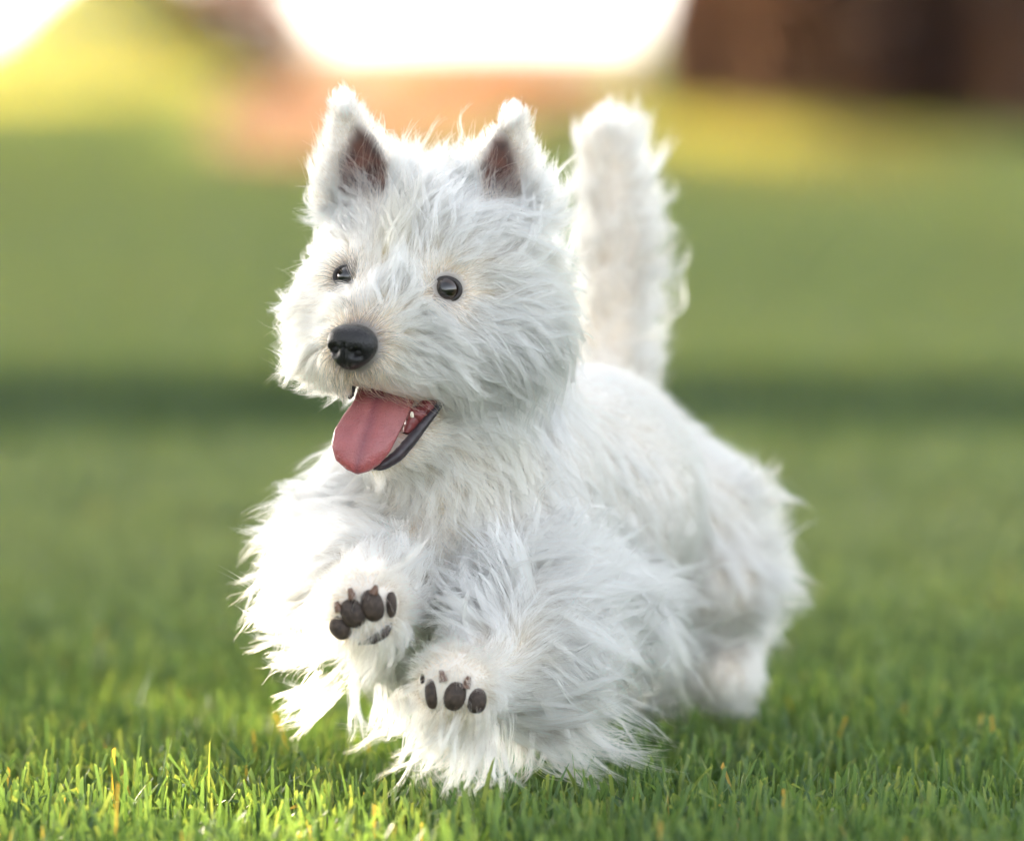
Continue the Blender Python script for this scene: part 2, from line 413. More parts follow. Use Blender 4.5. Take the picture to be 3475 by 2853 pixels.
# head frame: turned to the photo's left, rolled a little
yaw, roll, pit = R(25), R(7), R(6)
HF = unit([-math.sin(yaw) * math.cos(pit), -math.cos(yaw) * math.cos(pit), -math.sin(pit)])
HL = unit([math.cos(yaw) * math.cos(roll), -math.sin(yaw) * math.cos(roll), -math.sin(roll)])
HL = unit(HL - HF * (HL @ HF)); HU = np.cross(HL, HF) * -1
if HU[2] < 0: HU = -HU
HM = np.stack([HL, HF, HU])

# torso
chest = P(940, 1085, 0.125); mid = P(1165, 1050, 0.24); rump = P(1270, 1040, 0.38)
ell(chest, np.eye(3), (0.080, 0.085, 0.092), 0.03)
cap(chest + [0, 0, 0.0], 0.082, mid, 0.084, 0.03)
cap(mid, 0.084, rump, 0.072, 0.03)
cap(P(1030, 985, 0.14), 0.070, P(1210, 975, 0.28), 0.064, 0.03)       # withers and back
# neck
cap(P(985, 960, 0.12), 0.066, P(925, 660, 0.085), 0.056, 0.03)
cap(P(900, 1010, 0.07), 0.050, P(915, 880, 0.05), 0.040, 0.03)
# head
ell(P(888, 560, 0.060), HM, (0.071, 0.062, 0.058), 0.02)
cap(P(818, 620, 0.012), 0.036, P(740, 722, -0.040), 0.0185, 0.02)     # muzzle
cap(P(770, 752, -0.026), 0.016, P(900, 780, 0.006), 0.020, 0.015)     # lip, dog's left
cap(P(715, 745, -0.026), 0.013, P(690, 720, 0.020), 0.018, 0.015)     # lip, dog's right
cap(P(1000, 680, 0.040), 0.042, P(905, 690, 0.012), 0.030, 0.02)       # cheek
cap(P(705, 650, 0.045), 0.028, P(740, 600, 0.030), 0.030, 0.02)
cap(P(940, 815, 0.050), 0.026, P(845, 900, 0.016), 0.019, 0.015)      # lower jaw
cap(P(845, 900, 0.016), 0.018, P(770, 938, -0.004), 0.012, 0.012)
# ears: two leaves meeting in a ridge behind, open to the front
EARS = [dict(tip=P(710, 214, 0.060), a=P(664, 425, 0.064), b=P(850, 400, 0.052), r=P(745, 430, 0.074), poly=[(738, 246), (775, 285), (802, 340), (804, 400), (698, 400), (700, 330)]),
        dict(tip=P(1061, 242, 0.060), a=P(935, 405, 0.046), b=P(1112, 430, 0.060), r=P(1035, 440, 0.070), poly=[(1040, 266), (1062, 310), (1080, 405), (1005, 405), (985, 350), (1008, 300)])]
for e in EARS:
    top = e['tip']; m1 = (e['a'] + e['r']) / 2 + [0, 0.004, 0]; m2 = (e['b'] + e['r']) / 2 + [0, 0.004, 0]
    for q0, q1 in ((e['a'], m1), (m1, e['r']), (e['r'], m2), (m2, e['b'])): tri(top, q0, q1, 0.0040, 0.006)
# fore legs, both reaching towards the camera
cap(P(800, 1130, 0.08), 0.048, P(770, 1215, -0.01), 0.030, 0.025)
cap(P(770, 1215, -0.01), 0.029, P(752, 1255, -0.085), 0.019, 0.015)
ell(P(750, 1252, -0.100), np.eye(3), (0.024, 0.020, 0.024), 0.012)
cap(P(1060, 1170, 0.10), 0.050, P(1050, 1330, 0.02), 0.034, 0.025)
cap(P(1050, 1330, 0.02), 0.033, P(945, 1415, -0.070), 0.019, 0.015)
ell(P(936, 1416, -0.088), np.eye(3), (0.024, 0.020, 0.024), 0.012)
# hind legs
cap(P(1420, 1085, 0.37), 0.048, P(1470, 1200, 0.36), 0.034, 0.025)
cap(P(1470, 1200, 0.36), 0.030, P(1510, 1290, 0.42), 0.020, 0.02)
cap(P(1510, 1290, 0.42), 0.019, P(1500, 1380, 0.38), 0.018, 0.015)
ell(P(1492, 1395, 0.365), np.eye(3), (0.022, 0.030, 0.018), 0.015)
cap(P(1200, 1090, 0.37), 0.052, P(1200, 1200, 0.37), 0.036, 0.025)
cap(P(1200, 1200, 0.37), 0.032, P(1240, 1290, 0.45), 0.021, 0.02)
cap(P(1240, 1290, 0.45), 0.020, P(1270, 1370, 0.41), 0.018, 0.015)
ell(P(1272, 1385, 0.40), np.eye(3), (0.022, 0.030, 0.018), 0.015)
# tail
cap(P(1255, 930, 0.43), 0.030, P(1262, 720, 0.455), 0.020, 0.02)
cap(P(1262, 720, 0.455), 0.020, P(1278, 500, 0.455), 0.018, 0.015)
cap(P(1278, 500, 0.455), 0.018, P(1252, 290, 0.445), 0.0155, 0.015)

def surface_nets(S):
    nx, ny, nz = S.shape
    inside = S < 0
    corners = [(i, j, k) for i in (0, 1) for j in (0, 1) for k in (0, 1)]
    sl = lambda A, c: A[c[0]:nx - 1 + c[0], c[1]:ny - 1 + c[1], c[2]:nz - 1 + c[2]]
    cnt = sum(sl(inside, c).astype(np.int8) for c in corners)
    act = (cnt > 0) & (cnt < 8)
    idx = np.argwhere(act); num = np.full(act.shape, -1, np.int32); num[act] = np.arange(len(idx))
    acc = np.zeros((len(idx), 3)); w = np.zeros(len(idx))
    val = {c: S[idx[:, 0] + c[0], idx[:, 1] + c[1], idx[:, 2] + c[2]] for c in corners}
    for c in corners:
        for ax in range(3):
            if c[ax] == 0:
                d = list(c); d[ax] = 1; d = tuple(d)
                a, b = val[c], val[d]; m = (a < 0) != (b < 0)
                t = np.where(m, a / np.where(m, a - b, 1), 0)
                p = np.array(c, float)[None] + t[:, None] * (np.array(d) - np.array(c))[None]
                acc += p * m[:, None]; w += m
    V = BMIN + VOX * (idx + acc / w[:, None])
    F = []
    for ax in range(3):
        u, v = (ax + 1) % 3, (ax + 2) % 3
        sA = [slice(None)] * 3; sB = [slice(None)] * 3
        sA[ax] = slice(0, -1); sB[ax] = slice(1, None)
        a, b = inside[tuple(sA)], inside[tuple(sB)]
        e = np.argwhere(a != b); fl = a[tuple(e.T)]
        ok = (e[:, u] > 0) & (e[:, v] > 0) & (e[:, u] < S.shape[u] - 1) & (e[:, v] < S.shape[v] - 1); e, fl = e[ok], fl[ok]
        q = []
        for du, dv in ((-1, -1), (0, -1), (0, 0), (-1, 0)):
            c = e.copy(); c[:, u] += du; c[:, v] += dv
            q.append(num[tuple(c.T)])
        q = np.stack(q, 1); q[~fl] = q[~fl][:, ::-1]; F.append(q)
    return V, np.concatenate(F)

BV, BF = surface_nets(SDF)
GR = np.stack(np.gradient(SDF, VOX), -1).astype(np.float32)

def gsample(A, p):
    q = np.clip((p - BMIN) / VOX, 0, NG - 1.001); i = q.astype(int); i = np.minimum(i, NG - 2); f = (q - i).astype(np.float32)
    o = 0
    for c in ((0, 0, 0), (0, 0, 1), (0, 1, 0), (0, 1, 1), (1, 0, 0), (1, 0, 1), (1, 1, 0), (1, 1, 1)):
        wt = np.prod([f[:, k] if c[k] else 1 - f[:, k] for k in range(3)], axis=0)
        v = A[i[:, 0] + c[0], i[:, 1] + c[1], i[:, 2] + c[2]]
        o = o + (wt[:, None] * v if v.ndim == 2 else wt * v)
    return o

def surf_hit(px, py):
    """where the view ray meets the dog's skin, or comes closest to it"""
    ys = np.linspace(-0.18, 0.56, 300); pts = np.array([P(px, py, y) for y in ys])
    d = gsample(SDF, pts); h = np.where(d < 0)[0]
    return pts[h[0]] if len(h) else pts[np.argmin(d)]

# skin colour: pale pink, brown in the ear cups, black round eyes, lips and nose
EYES = [surf_hit(921, 598) + np.array([0, 0.0035, 0]), surf_hit(719, 572) + np.array([0, 0.0035, 0])]
NOSE = P(728, 712, -0.058)
def ear_inner(p):
    """1 inside the hollow of an ear: the hollow's outline is given on the ear's own plane"""
    o = np.zeros(len(p))
    for e in EARS:
        pl = np.array([P(x, y, 0.055) for x, y in e['poly']])
        m = in_poly(p[:, 0], p[:, 2], [(q[0], q[2]) for q in pl]) & (np.abs(p[:, 1] - 0.057) < 0.03)
        o = np.maximum(o, m.astype(float))
    return o
bn = unit(gsample(GR, BV.astype(np.float32)))
earm = ear_inner(BV) * (bn[:, 1] < 0.25)
eyem = np.max([np.clip(1.6 - np.linalg.norm(BV - e, axis=1) / 0.0105, 0, 1) for e in EYES], axis=0)
nosem = np.clip(1.7 - np.linalg.norm(BV - NOSE, axis=1) / 0.019, 0, 1)
for _ in range(2):
    fm = earm[BF].mean(1); acc = np.zeros(len(BV)); cn = np.zeros(len(BV))
    for k in range(4): np.add.at(acc, BF[:, k], fm); np.add.at(cn, BF[:, k], 1)
    earm = acc / np.maximum(cn, 1)
dog = empty('dog', (0.02, 0.2, 0.0))
tag(dog, 'small fluffy white dog leaping over the grass with its pink tongue out', 'dog')
OFF = np.array([0.02, 0.2, 0.0])

def skin_mat():
    N = NM('dog_skin'); tc = N.n('TexCoord'); nz = N.n('TexNoise', Scale=70.0, Detail=5.0); N.l(tc.outputs['Object'], nz.inputs['Vector'])
    base = N.ramp(nz.outputs[0], [(0.3, (0.68, 0.60, 0.52)), (0.7, (0.78, 0.71, 0.64))])
    e = N.n('Attribute', attribute_name='ear'); d = N.n('Attribute', attribute_name='dark')
    m1 = N.n('MixRGB'); N.l(e.outputs['Fac'], m1.inputs[0]); N.l(base, m1.inputs[1]); N.l(N.ramp(nz.outputs[0], [(0.35, (0.040, 0.022, 0.021)), (0.62, (0.13, 0.048, 0.030))]), m1.inputs[2])
    m2 = N.n('MixRGB'); N.l(d.outputs['Fac'], m2.inputs[0]); N.l(m1.outputs[0], m2.inputs[1]); m2.inputs[2].default_value = (0.018, 0.014, 0.016, 1)
    b = N.n('BsdfPrincipled', Roughness=0.6); N.l(m2.outputs[0], b.inputs['Base Color'])
    return N.surf(b.outputs[0])
body = mesh_np('body', BV - OFF, BF, skin_mat(), dog, attrs={'ear': earm, 'dark': np.maximum(eyem, nosem)})

# ------------------------------------------------------------------ the coat
# combing notes: photo position, direction in the picture (x right, y down), depth component, lift off the skin, length in cm,
# wave, cream tint
C = []
def c(px, py, dx, dy, dz=0.0, lift=0.35, ln=3.0, wave=0.1, tint=0.15, Y=None):
    p = surf_hit(px, py) if Y is None else P(px, py, Y)
    C.append((*p, *unit([dx, dz, -dy]), lift, ln * 0.01, wave, tint))

# head: radiates from the bridge of the nose
for px, py, dx, dy, dz, li, ln, wv, ti in [
    (735, 665, -.15, -1, .4, .35, 1.5, .05, .15), (700, 690, -1, -.1, .5, .45, 2.0, .05, .25), (780, 690, 1, -.2, .4, .35, 1.6, .05, .2),
    (760, 640, -.1, -1, .3, .5, 2.6, .06, .1), (800, 610, .15, -1, .3, .5, 2.6, .06, .15), (720, 630, -.8, -.6, .4, .5, 2.6, .06, .25),
    (840, 650, .9, -.25, .4, .35, 2.6, .08, .1), (850, 710, 1, .2, .4, .3, 3.2, .08, .1), (820, 755, .8, .55, .3, .25, 2.6, .1, .3),
    (760, 770, .25, 1, .1, .2, 1.4, .08, .5), (880, 790, .7, .7, .3, .25, 2.4, .1, .4), (700, 760, -.4, 1, .1, .3, 2.2, .1, .5),
    (660, 720, -.9, .5, .2, .5, 2.7, .1, .4), (640, 660, -1, .1, .2, .45, 2.4, .1, .35), (640, 600, -1, -.1, .3, .45, 2.2, .1, .3),
    (640, 520, -1, -.2, .3, .45, 2.4, .1, .1), (660, 440, -.8, -.6, .3, .4, 2.0, .06, .05), (720, 480, -.5, -.85, .3, .35, 3.0, .12, .05),
    (760, 430, -.5, -.8, .4, .35, 3.6, .15, .05), (820, 520, .0, -1, .2, .35, 3.4, .1, .8), (840, 450, .1, -1, .2, .35, 3.6, .12, .45),
    (850, 390, .05, -1, .1, .5, 2.8, .12, .1), (900, 500, .5, -.85, .3, .35, 3.8, .15, .25), (930, 420, .5, -.8, .3, .35, 3.8, .18, .05),
    (990, 460, .85, -.5, .3, .35, 4.0, .18, .05), (1000, 540, 1, -.2, .3, .3, 4.0, .15, .1), (1080, 440, .9, -.35, .3, .4, 3.5, .15, .0),
    (1080, 520, 1, -.05, .3, .4, 3.6, .1, .2), (1090, 600, 1, .15, .3, .4, 3.6, .1, .05), (990, 620, 1, .2, .3, .3, 3.8, .1, .15),
    (930, 560, .8, -.6, .3, .3, 2.4, .1, .3), (900, 640, 1, .1, .3, .25, 2.6, .1, .25), (960, 680, .9, .45, .3, .3, 4.0, .12, .05),
    (1050, 690, .85, .5, .3, .35, 3.8, .12, .0), (940, 750, .8, .65, .2, .3, 3.6, .12, .15), (1020, 770, .6, .8, .2, .3, 3.6, .12, .1),
    (1100, 660, .9, .4, .3, .4, 3.4, .1, .0), (745, 560, -.3, -.9, .2, .35, 1.6, .05, .2), (700, 560, -.9, -.5, .3, .4, 1.8, .05, .2),
    ]: c(px, py, dx, dy, dz, li * .78, ln * (1.42 if ln > 2.5 else 1.0), wv * 1.2, min(1, ti + .20))
for ex, ey, R_ in ((921, 598, 46), (719, 572, 40)):
    for k in range(9):
        a = k / 9 * 2 * math.pi
        c(ex + R_ * math.cos(a), ey + R_ * math.sin(a), math.cos(a) + (.3 if ex > 800 else -.3), math.sin(a), .3, .3, 1.2, .04, .3)
# chin and throat
for px, py, dx, dy, dz, li, ln, wv, ti in [
    (850, 900, 1, .1, .3, .15, 2.2, .1, .25), (900, 870, 1, .05, .3, .2, 3.0, .1, .3), (830, 935, .8, .5, .2, .2, 2.2, .1, .35), (780, 950, .1, 1, .1, .2, 1.8, .1, .4),
    (960, 880, .9, .3, .3, .25, 3.6, .15, .45), (1030, 860, .6, .8, .2, .25, 3.6, .15, .6), (950, 950, .6, .8, .1, .3, 3.8, .25, .55),
    (880, 960, .3, .95, .0, .3, 3.4, .25, .4), (820, 980, -.3, 1, .0, .35, 3.6, .25, .3), (1080, 760, .25, 1, .1, .2, 3.0, .08, .0), (1110, 850, .2, 1, .0, .2, 3.2, .1, .0),
    (1060, 930, .4, 1, .0, .25, 3.6, .15, .35)]: c(px, py, dx, dy, dz, li, ln, wv, ti + (.2 if px < 1070 else 0))
# ears
for e, s in ((0, -1), (1, 1)):
    E = EARS[e]; t, a, b, r = E['tip'], E['a'], E['b'], E['r']
    for q, d, ln, li in ((t, [0, -.05, 1], .8, .2), ((t * .75 + a * .25), [-.35, .1, .9], .9, .35), ((t * .75 + b * .25), [.35, .1, .9], .9, .35), ((t * .5 + a * .5), [-.5, .1, .8], 1.3, .4), ((t * .5 + b * .5), [.5, .1, .8], 1.3, .4),
                     ((t * .2 + a * .8), [-.6, .0, .8], 1.8, .4), ((t * .2 + b * .8), [.6, .0, .8], 1.8, .4), (a + [0, -.02, -.005], [-.5 if e == 0 else -.1, -.1, .8], 2.0, .35), (b + [0, -.02, -.005], [.5 if e == 1 else .1, -.1, .8], 2.0, .35),
                     ((t * .5 + r * .5) + [0, .01, 0], [0, .2, 1], 1.2, .3), (r, [0, .5, 1], 2.2, .3)):
        C.append((*q, *unit(d), li, ln * .01, .04, 0.0))
# chest
for px, py, dx, dy, dz, li, ln, wv, ti in [
    (900, 1040, .1, 1, -.1, .3, 4.0, .35, .45), (830, 1040, -.6, .8, -.1, .35, 4.5, .35, .3), (740, 1030, -1, .3, .0, .4, 5.0, .3, .1),
    (680, 1040, -1, .05, .1, .5, 5.0, .25, .05), (690, 1110, -1, .05, .1, .5, 6.0, .25, .05), (780, 1100, -.8, .6, -.1, .4, 4.5, .4, .3), (900, 1120, .0, 1, -.2, .3, 4.0, .35, .75),
    (980, 1060, .3, 1, .0, .3, 4.0, .25, .45), (1000, 1140, .5, .8, .0, .3, 4.0, .25, .6)]: c(px, py, dx, dy, dz, li, ln, wv, ti)
# fore leg and paw, dog's right
for px, py, dx, dy, dz, li, ln, wv, ti in [
    (700, 1160, -1, .1, .1, .5, 5.5, .25, .0), (660, 1200, -1, .25, .1, .5, 5.5, .25, .0), (680, 1270, -1, .3, .2, .5, 5.5, .2, .0), (690, 1320, -.8, .7, .2, .5, 5.5, .2, .1),
    (740, 1340, -.1, 1, .2, .4, 6.5, .2, .4), (800, 1330, .2, 1, .2, .4, 6.0, .2, .4), (810, 1180, .5, -.8, .1, .5, 3.5, .25, .1), (740, 1175, -.1, -1, .1, .5, 2.4, .2, .0)]: c(px, py, dx, dy, dz, li, ln, wv, ti)
def paw_notes(cx, cy, Y):
    for k in range(10):
        a = k / 10 * 2 * math.pi
        c(cx + 55 * math.cos(a), cy + 55 * math.sin(a), math.cos(a), math.sin(a), -.35, .5, 1.5 if math.sin(a) < .5 else 2.6, .08, .1 if math.sin(a) < .3 else .5, Y=Y)
        c(cx + 62 * math.cos(a), cy + 62 * math.sin(a), math.cos(a), math.sin(a), .6, .45, 2.2 if math.sin(a) < .5 else 4.0, .1, .05 if math.sin(a) < .3 else .3, Y=Y + .035)
    c(cx, cy, 0, .6, -.6, .5, 0.7, .05, .5, Y=Y - .02)
paw_notes(750, 1252, -.100); paw_notes(936, 1416, -.088)
# fore leg, dog's left, and the skirt along the side
for px, py, dx, dy, dz, li, ln, wv, ti in [
    (1000, 1230, -.1, -1, -.1, .5, 6.5, .3, .0), (1040, 1210, .1, -1, .0, .5, 6.5, .3, .0), (960, 1330, -.6, -.7, -.1, .5, 4.5, .4, .1), (1020, 1300, -.3, -.9, -.1, .5, 5.5, .35, .0),
    (1090, 1200, .7, -.5, .0, .4, 6.0, .3, .05), (1080, 1130, .7, .3, .1, .3, 5.0, .25, .4), (1130, 1270, 1, -.05, .1, .4, 7.5, .3, .0), (1120, 1340, 1, .15, .1, .4, 7.5, .3, .0),
    (1090, 1400, .9, .5, .1, .4, 7.5, .3, .0), (1040, 1440, .6, .8, .1, .4, 7.0, .3, .15), (990, 1480, .1, 1, .1, .4, 6.5, .3, .35), (930, 1480, -.2, 1, .1, .4, 6.0, .3, .4),
    (1180, 1180, 1, .15, .1, .35, 6.5, .3, .05), (1200, 1280, 1, .2, .1, .35, 8.0, .3, .0), (1250, 1240, 1, .3, .1, .35, 7.5, .3, .0), (1180, 1350, .8, .6, .1, .35, 8.5, .3, .0),
    (1250, 1330, .8, .6, .1, .35, 8.0, .3, .0), (880, 1300, .0, 1, .1, .35, 6.0, .25, .3)]: c(px, py, dx, dy, dz, li, ln, wv, ti)
for x, y, z, dx, dy, dz, ln in [(.0, .12, .10, .2, .1, -1, 7.5), (-.06, .1, .12, -.3, 0, -1, 6.5), (.06, .2, .11, .5, .2, -1, 8), (.1, .3, .12, .5, .3, -1, 7), (-.05, .25, .14, -.5, .3, -1, 6), (-.1, .2, .2, -.9, .3, -.6, 5),
                                (-.06, .3, .24, -.7, .5, -.4, 3), (0, .4, .28, -.5, .8, -.3, 3)]:
    C.append((x, y, z, *unit([dx, dy, dz]), .35, ln * .01, .25, .2))
# back, side, rump
for px, py, dx, dy, dz, li, ln, wv, ti in [
    (1200, 830, .5, .3, .8, .15, 2.0, .05, .0), (1180, 900, .4, .8, .5, .15, 2.4, .06, .0), (1300, 850, .6, .3, .8, .15, 2.0, .05, .0), (1280, 960, .45, .9, .4, .15, 2.6, .08, .0),
    (1380, 920, .6, .7, .5, .15, 2.2, .06, .0), (1380, 1020, .4, 1, .3, .15, 2.6, .08, .0), (1180, 1020, .5, 1, .2, .2, 3.6, .15, .0), (1280, 1100, .4, 1, .1, .2, 4.0, .15, .0),
    (1120, 1010, .6, .9, .1, .25, 4.0, .2, .1), (1440, 980, .6, .7, .5, .2, 2.4, .06, .0), (1400, 1120, .3, 1, .1, .15, 2.4, .1, .0), (1330, 1180, .5, .9, .1, .2, 3.2, .2, .0), (1340, 1250, .6, .8, .1, .2, 3.2, .2, .0), (1430, 1180, .2, 1, .0, .15, 2.0, .1, .0), (1250, 1180, .8, .5, .0, .3, 6.0, .3, .0)]: c(px, py, dx, dy, dz, li, ln, wv, ti)
# hind leg
for px, py, dx, dy, dz, li, ln, wv, ti in [
    (1500, 980, .8, -.2, .4, .45, 3.8, .2, .0), (1560, 1040, .9, -.1, .3, .5, 4.5, .25, .0), (1560, 1120, 1, .1, .3, .5, 5.0, .25, .0), (1480, 1100, .4, .9, .1, .3, 3.5, .2, .0),
    (1560, 1200, .8, .6, .2, .45, 4.2, .25, .0), (1480, 1200, .3, 1, .0, .25, 2.4, .2, .05), (1450, 1240, .0, 1, .0, .2, 1.6, .1, .2), (1540, 1290, .5, .9, .1, .3, 2.4, .2, .0), (1500, 1290, .1, 1, .0, .3, 2.2, .2, .05), (1540, 1350, .4, .9, .1, .3, 1.6, .1, .05), (1470, 1330, -.2, 1, .0, .3, 1.8, .1, .2),
    (1520, 1360, .5, .6, .0, .35, 2.0, .1, .05), (1490, 1400, .3, .8, -.2, .4, 2.2, .1, .3), (1460, 1390, -.4, .7, -.1, .4, 2.0, .1, .5), (1540, 1400, .7, .6, .0, .4, 2.2, .1, .1), (1272, 1385, 0, .8, -.1, .35, 1.8, .08, .3)]: c(px, py, dx, dy, dz, li, ln, wv, ti)
# tail
for px, py, dx, dy, dz, li, ln, wv, ti in [
    (1250, 250, .05, -1, 0, .5, 1.6, .05, .1), (1222, 275, -.25, -1, 0, .4, 1.8, .05, .1), (1285, 270, .45, -1, 0, .5, 2.2, .1, .1), (1290, 330, .6, -1, 0, .5, 2.8, .15, .05), (1230, 380, -.2, -1, 0, .3, 2.4, .1, .1),
    (1305, 430, .8, -.7, 0, .55, 3.4, .25, .1), (1240, 500, -.3, -1, 0, .35, 2.8, .15, .1), (1320, 540, .9, -.5, 0, .55, 3.2, .35, .15), (1240, 620, -.4, -.9, 0, .35, 2.8, .2, .3), (1310, 640, .9, -.3, 0, .55, 3.4, .35, .3),
    (1300, 720, .9, -.1, 0, .5, 3.0, .35, .25), (1240, 740, -.5, -.5, 0, .4, 2.8, .2, .25), (1290, 800, .7, .3, .2, .4, 2.4, .2, .1), (1275, 500, .2, -1, -.1, .4, 3.2, .25, .2), (1270, 640, .1, -1, -.1, .4, 3.2, .3, .35)]: c(px, py, dx, dy, dz, li, ln, wv, ti)
CT = np.array(C)

def field(p):
    """interpolated combing notes at points p: direction, lift, length, wave, tint"""
    out = np.zeros((len(p), 7))
    for s in range(0, len(p), 20000):
        q = p[s:s + 20000]
        d2 = ((q[:, None, :] - CT[None, :, :3]) ** 2).sum(-1)
        wt = 1.0 / (d2 + 0.008 ** 2) ** 2.0
        out[s:s + 20000] = (wt @ CT[:, 3:]) / wt.sum(1, keepdims=True)
    return out

# sample roots on the skin
TRI = np.concatenate([BF[:, [0, 1, 2]], BF[:, [0, 2, 3]]])
tv = BV[TRI]; area = 0.5 * np.linalg.norm(np.cross(tv[:, 1] - tv[:, 0], tv[:, 2] - tv[:, 0]), axis=1)
tc_ = tv.mean(1); tn = unit(gsample(GR, tc_.astype(np.float32)))
vdir = unit(np.array([0, -CAM_D, CAM_H]) - tc_); facing = (tn * vdir).sum(1)
headw = np.clip(1.5 - np.linalg.norm(tc_ - P(860, 580, 0.03), axis=1) / 0.11, 0, 1)
earw = np.max([np.clip(1.6 - np.linalg.norm(tc_ - (e['tip'] * .55 + e['r'] * .45), axis=1) / 0.035, 0, 1) for e in EARS], axis=0)
dens = area * np.where(facing > -0.25, 1.0, 0.35) * (1 + 1.0 * headw + 0.8 * earw)

def roots(n):
    i = rng.choice(len(TRI), n, p=dens / dens.sum())
    r1, r2 = np.sqrt(rng.random(n)), rng.random(n)
    p = (1 - r1)[:, None] * tv[i, 0] + (r1 * (1 - r2))[:, None] * tv[i, 1] + (r1 * r2)[:, None] * tv[i, 2]
    return p

PADS = [  # px, py, Y, half width, half height (px), tilt
    (730, 1265, -.121, 23, 27, .45), (768, 1250, -.122, 21, 29, .3), (808, 1248, -.117, 10, 23, .0), (704, 1295, -.116, 20, 22, .6),
    (892, 1431, -.105, 13, 28, .05), (939, 1436, -.110, 20, 27, -.25), (984, 1446, -.106, 18, 23, -.1), (873, 1402, -.098, 5, 10, 0)]
PADC = np.array([P(a, b, y) for a, b, y, *_ in PADS]); PADR = np.array([max(q[3], q[4]) / 3010 for q in PADS])
MOUTH = np.array([P(790, 850, -.01), P(760, 900, -.015), P(830, 850, .0), P(740, 940, -.02), P(870, 850, .01)])

def keep(p):
    k = np.ones(len(p), bool)
    nn = unit(gsample(GR, p.astype(np.float32)))
    for e, r in zip(EYES, (0.0120, 0.0075)): k &= np.linalg.norm(p - e, axis=1) > r
    k &= np.linalg.norm(p - NOSE, axis=1) > 0.0185
    inner = (ear_inner(p) > 0) & (nn[:, 1] < 0.25)
    k &= ~(inner & (rng.random(len(p)) > 0.06))
    for q, r in zip(PADC, PADR): k &= np.linalg.norm((p - q) * [1, .6, 1], axis=1) > r * .8
    for q in MOUTH: k &= np.linalg.norm(p - q, axis=1) > 0.012
    return k

def grow(p, fl, K):
    """walk guide hairs from the skin following the combing notes, staying above the skin"""
    n = len(p); lift, ln, wave = fl[:, 3], fl[:, 4], fl[:, 5]
    g = unit(gsample(GR, p.astype(np.float32)))
    f = fl[:, :3]; t = unit(f - (f * g).sum(1, keepdims=True) * g * 0.8)
    d = unit(t + g * (0.55 + lift)[:, None])
    pts = [p]; step = (ln / (K - 1))[:, None]
    ph = rng.uniform(0, 6.28, n); side = unit(np.cross(t, g)); fr = rng.uniform(0.5, 1.3, n); sg = rng.normal(0, 1, n)
    jit = rng.normal(0, 0.12, (n, 3))
    for k in range(1, K):
        s = k / (K - 1)
        x = pts[-1]; h = gsample(SDF, x.astype(np.float32)); g = unit(gsample(GR, x.astype(np.float32)))
        f = field(x)[:, :3] if k in (2, 4, 6) else f
        t = unit(f - (f * g).sum(1, keepdims=True) * g * 0.75)
        want = lift * ln * s * 0.9 + 0.002
        corr = np.clip((want - h) / (ln / (K - 1)), -0.6, 0.9)
        wv = (wave * 2.4 * np.cos(ph + fr * 5.2 * s) + 0.35 * wave * sg * s)[:, None] * side
        d = unit(0.55 * d + 0.55 * unit(t + jit) + 0.55 * corr[:, None] * g + wv + np.array([0, 0, -0.10 * s]))
        x = x + d * step
        pts.append(x)
    return np.stack(pts, 1)

NGUIDE, NHAIR, K = 12000, 215000, 9
gp = roots(NGUIDE); gp = gp[keep(gp)]
gfl = field(gp); gfl[:, 4] *= 1 + 0.22 * np.clip((gfl[:, 4] - 0.04) / 0.03, 0, 1)
gfl[:, 4] *= np.clip(rng.normal(1.0, 0.16, len(gp)), 0.6, 1.5)
tl_ = (gp[:, 1] > 0.40) & (gp[:, 2] > 0.30); gfl[tl_, 4] *= rng.uniform(0.65, 1.5, tl_.sum()); gfl[tl_, 5] *= 1.3
mott = np.sin(gp[:, 0] * 71 + 2 * np.sin(gp[:, 2] * 53)) + np.sin(gp[:, 2] * 83 + 2 * np.sin(gp[:, 1] * 61 + 1)) + np.sin(gp[:, 1] * 47 + gp[:, 0] * 39)
gfl[:, 6] = np.clip(gfl[:, 6] + 0.07 * mott + rng.normal(0, 0.07, len(gp)), 0, 1)
GP = grow(gp, gfl, K)
kd = kdtree.KDTree(len(gp))
for i, q in enumerate(gp): kd.insert(q, i)
kd.balance()
hp = roots(NHAIR); hp = hp[keep(hp)]
near = np.array([[q[1] for q in kd.find_n(v, 3)] for v in hp])
gi = near[:, 0]
n = len(hp)
rel = GP - GP[:, :1]
# a blend of the three closest guides, then drawn towards the closest one: tufts
d3 = np.stack([np.linalg.norm(hp - gp[near[:, j]], axis=1) for j in range(3)], 1); w3 = 1 / (d3 + 0.002) ** 2; w3 /= w3.sum(1, keepdims=True)
off = sum(w3[:, j, None, None] * rel[near[:, j]] for j in range(3))
off = 0.45 * off + 0.55 * rel[gi]
lr = np.clip(rng.normal(0.92, 0.16, n), 0.4, 1.35); stray = rng.random(n) < 0.05; lr[stray] *= 1.15
hair = hp[:, None] + off * lr[:, None, None]
s = np.linspace(0, 1, K)[None, :, None]
cl = np.where(stray, 0.1, np.clip(rng.normal(0.60, 0.2, n) + 0.16 * np.clip((gfl[gi, 4] - 0.03) / 0.03, 0, 1), 0, 0.97))[:, None, None]
gpos = GP[gi]
gshort = gp[gi][:, None] + rel[gi] * lr[:, None, None]
hair = hair + (gshort - hair) * cl * s ** 1.3
fz = rng.normal(0, 1, (n, 1, 3)) * 0.0013 + np.where(stray[:, None, None], rng.normal(0, 1, (n, 1, 3)) * 0.005, 0)
hair = hair + fz * s ** 1.5
wob = rng.uniform(0, 6.28, (n, 1, 1)) + s * rng.uniform(3, 8, (n, 1, 1))
hair = hair + np.sin(wob) * rng.normal(0, 1, (n, 1, 3)) * 0.0006 * s
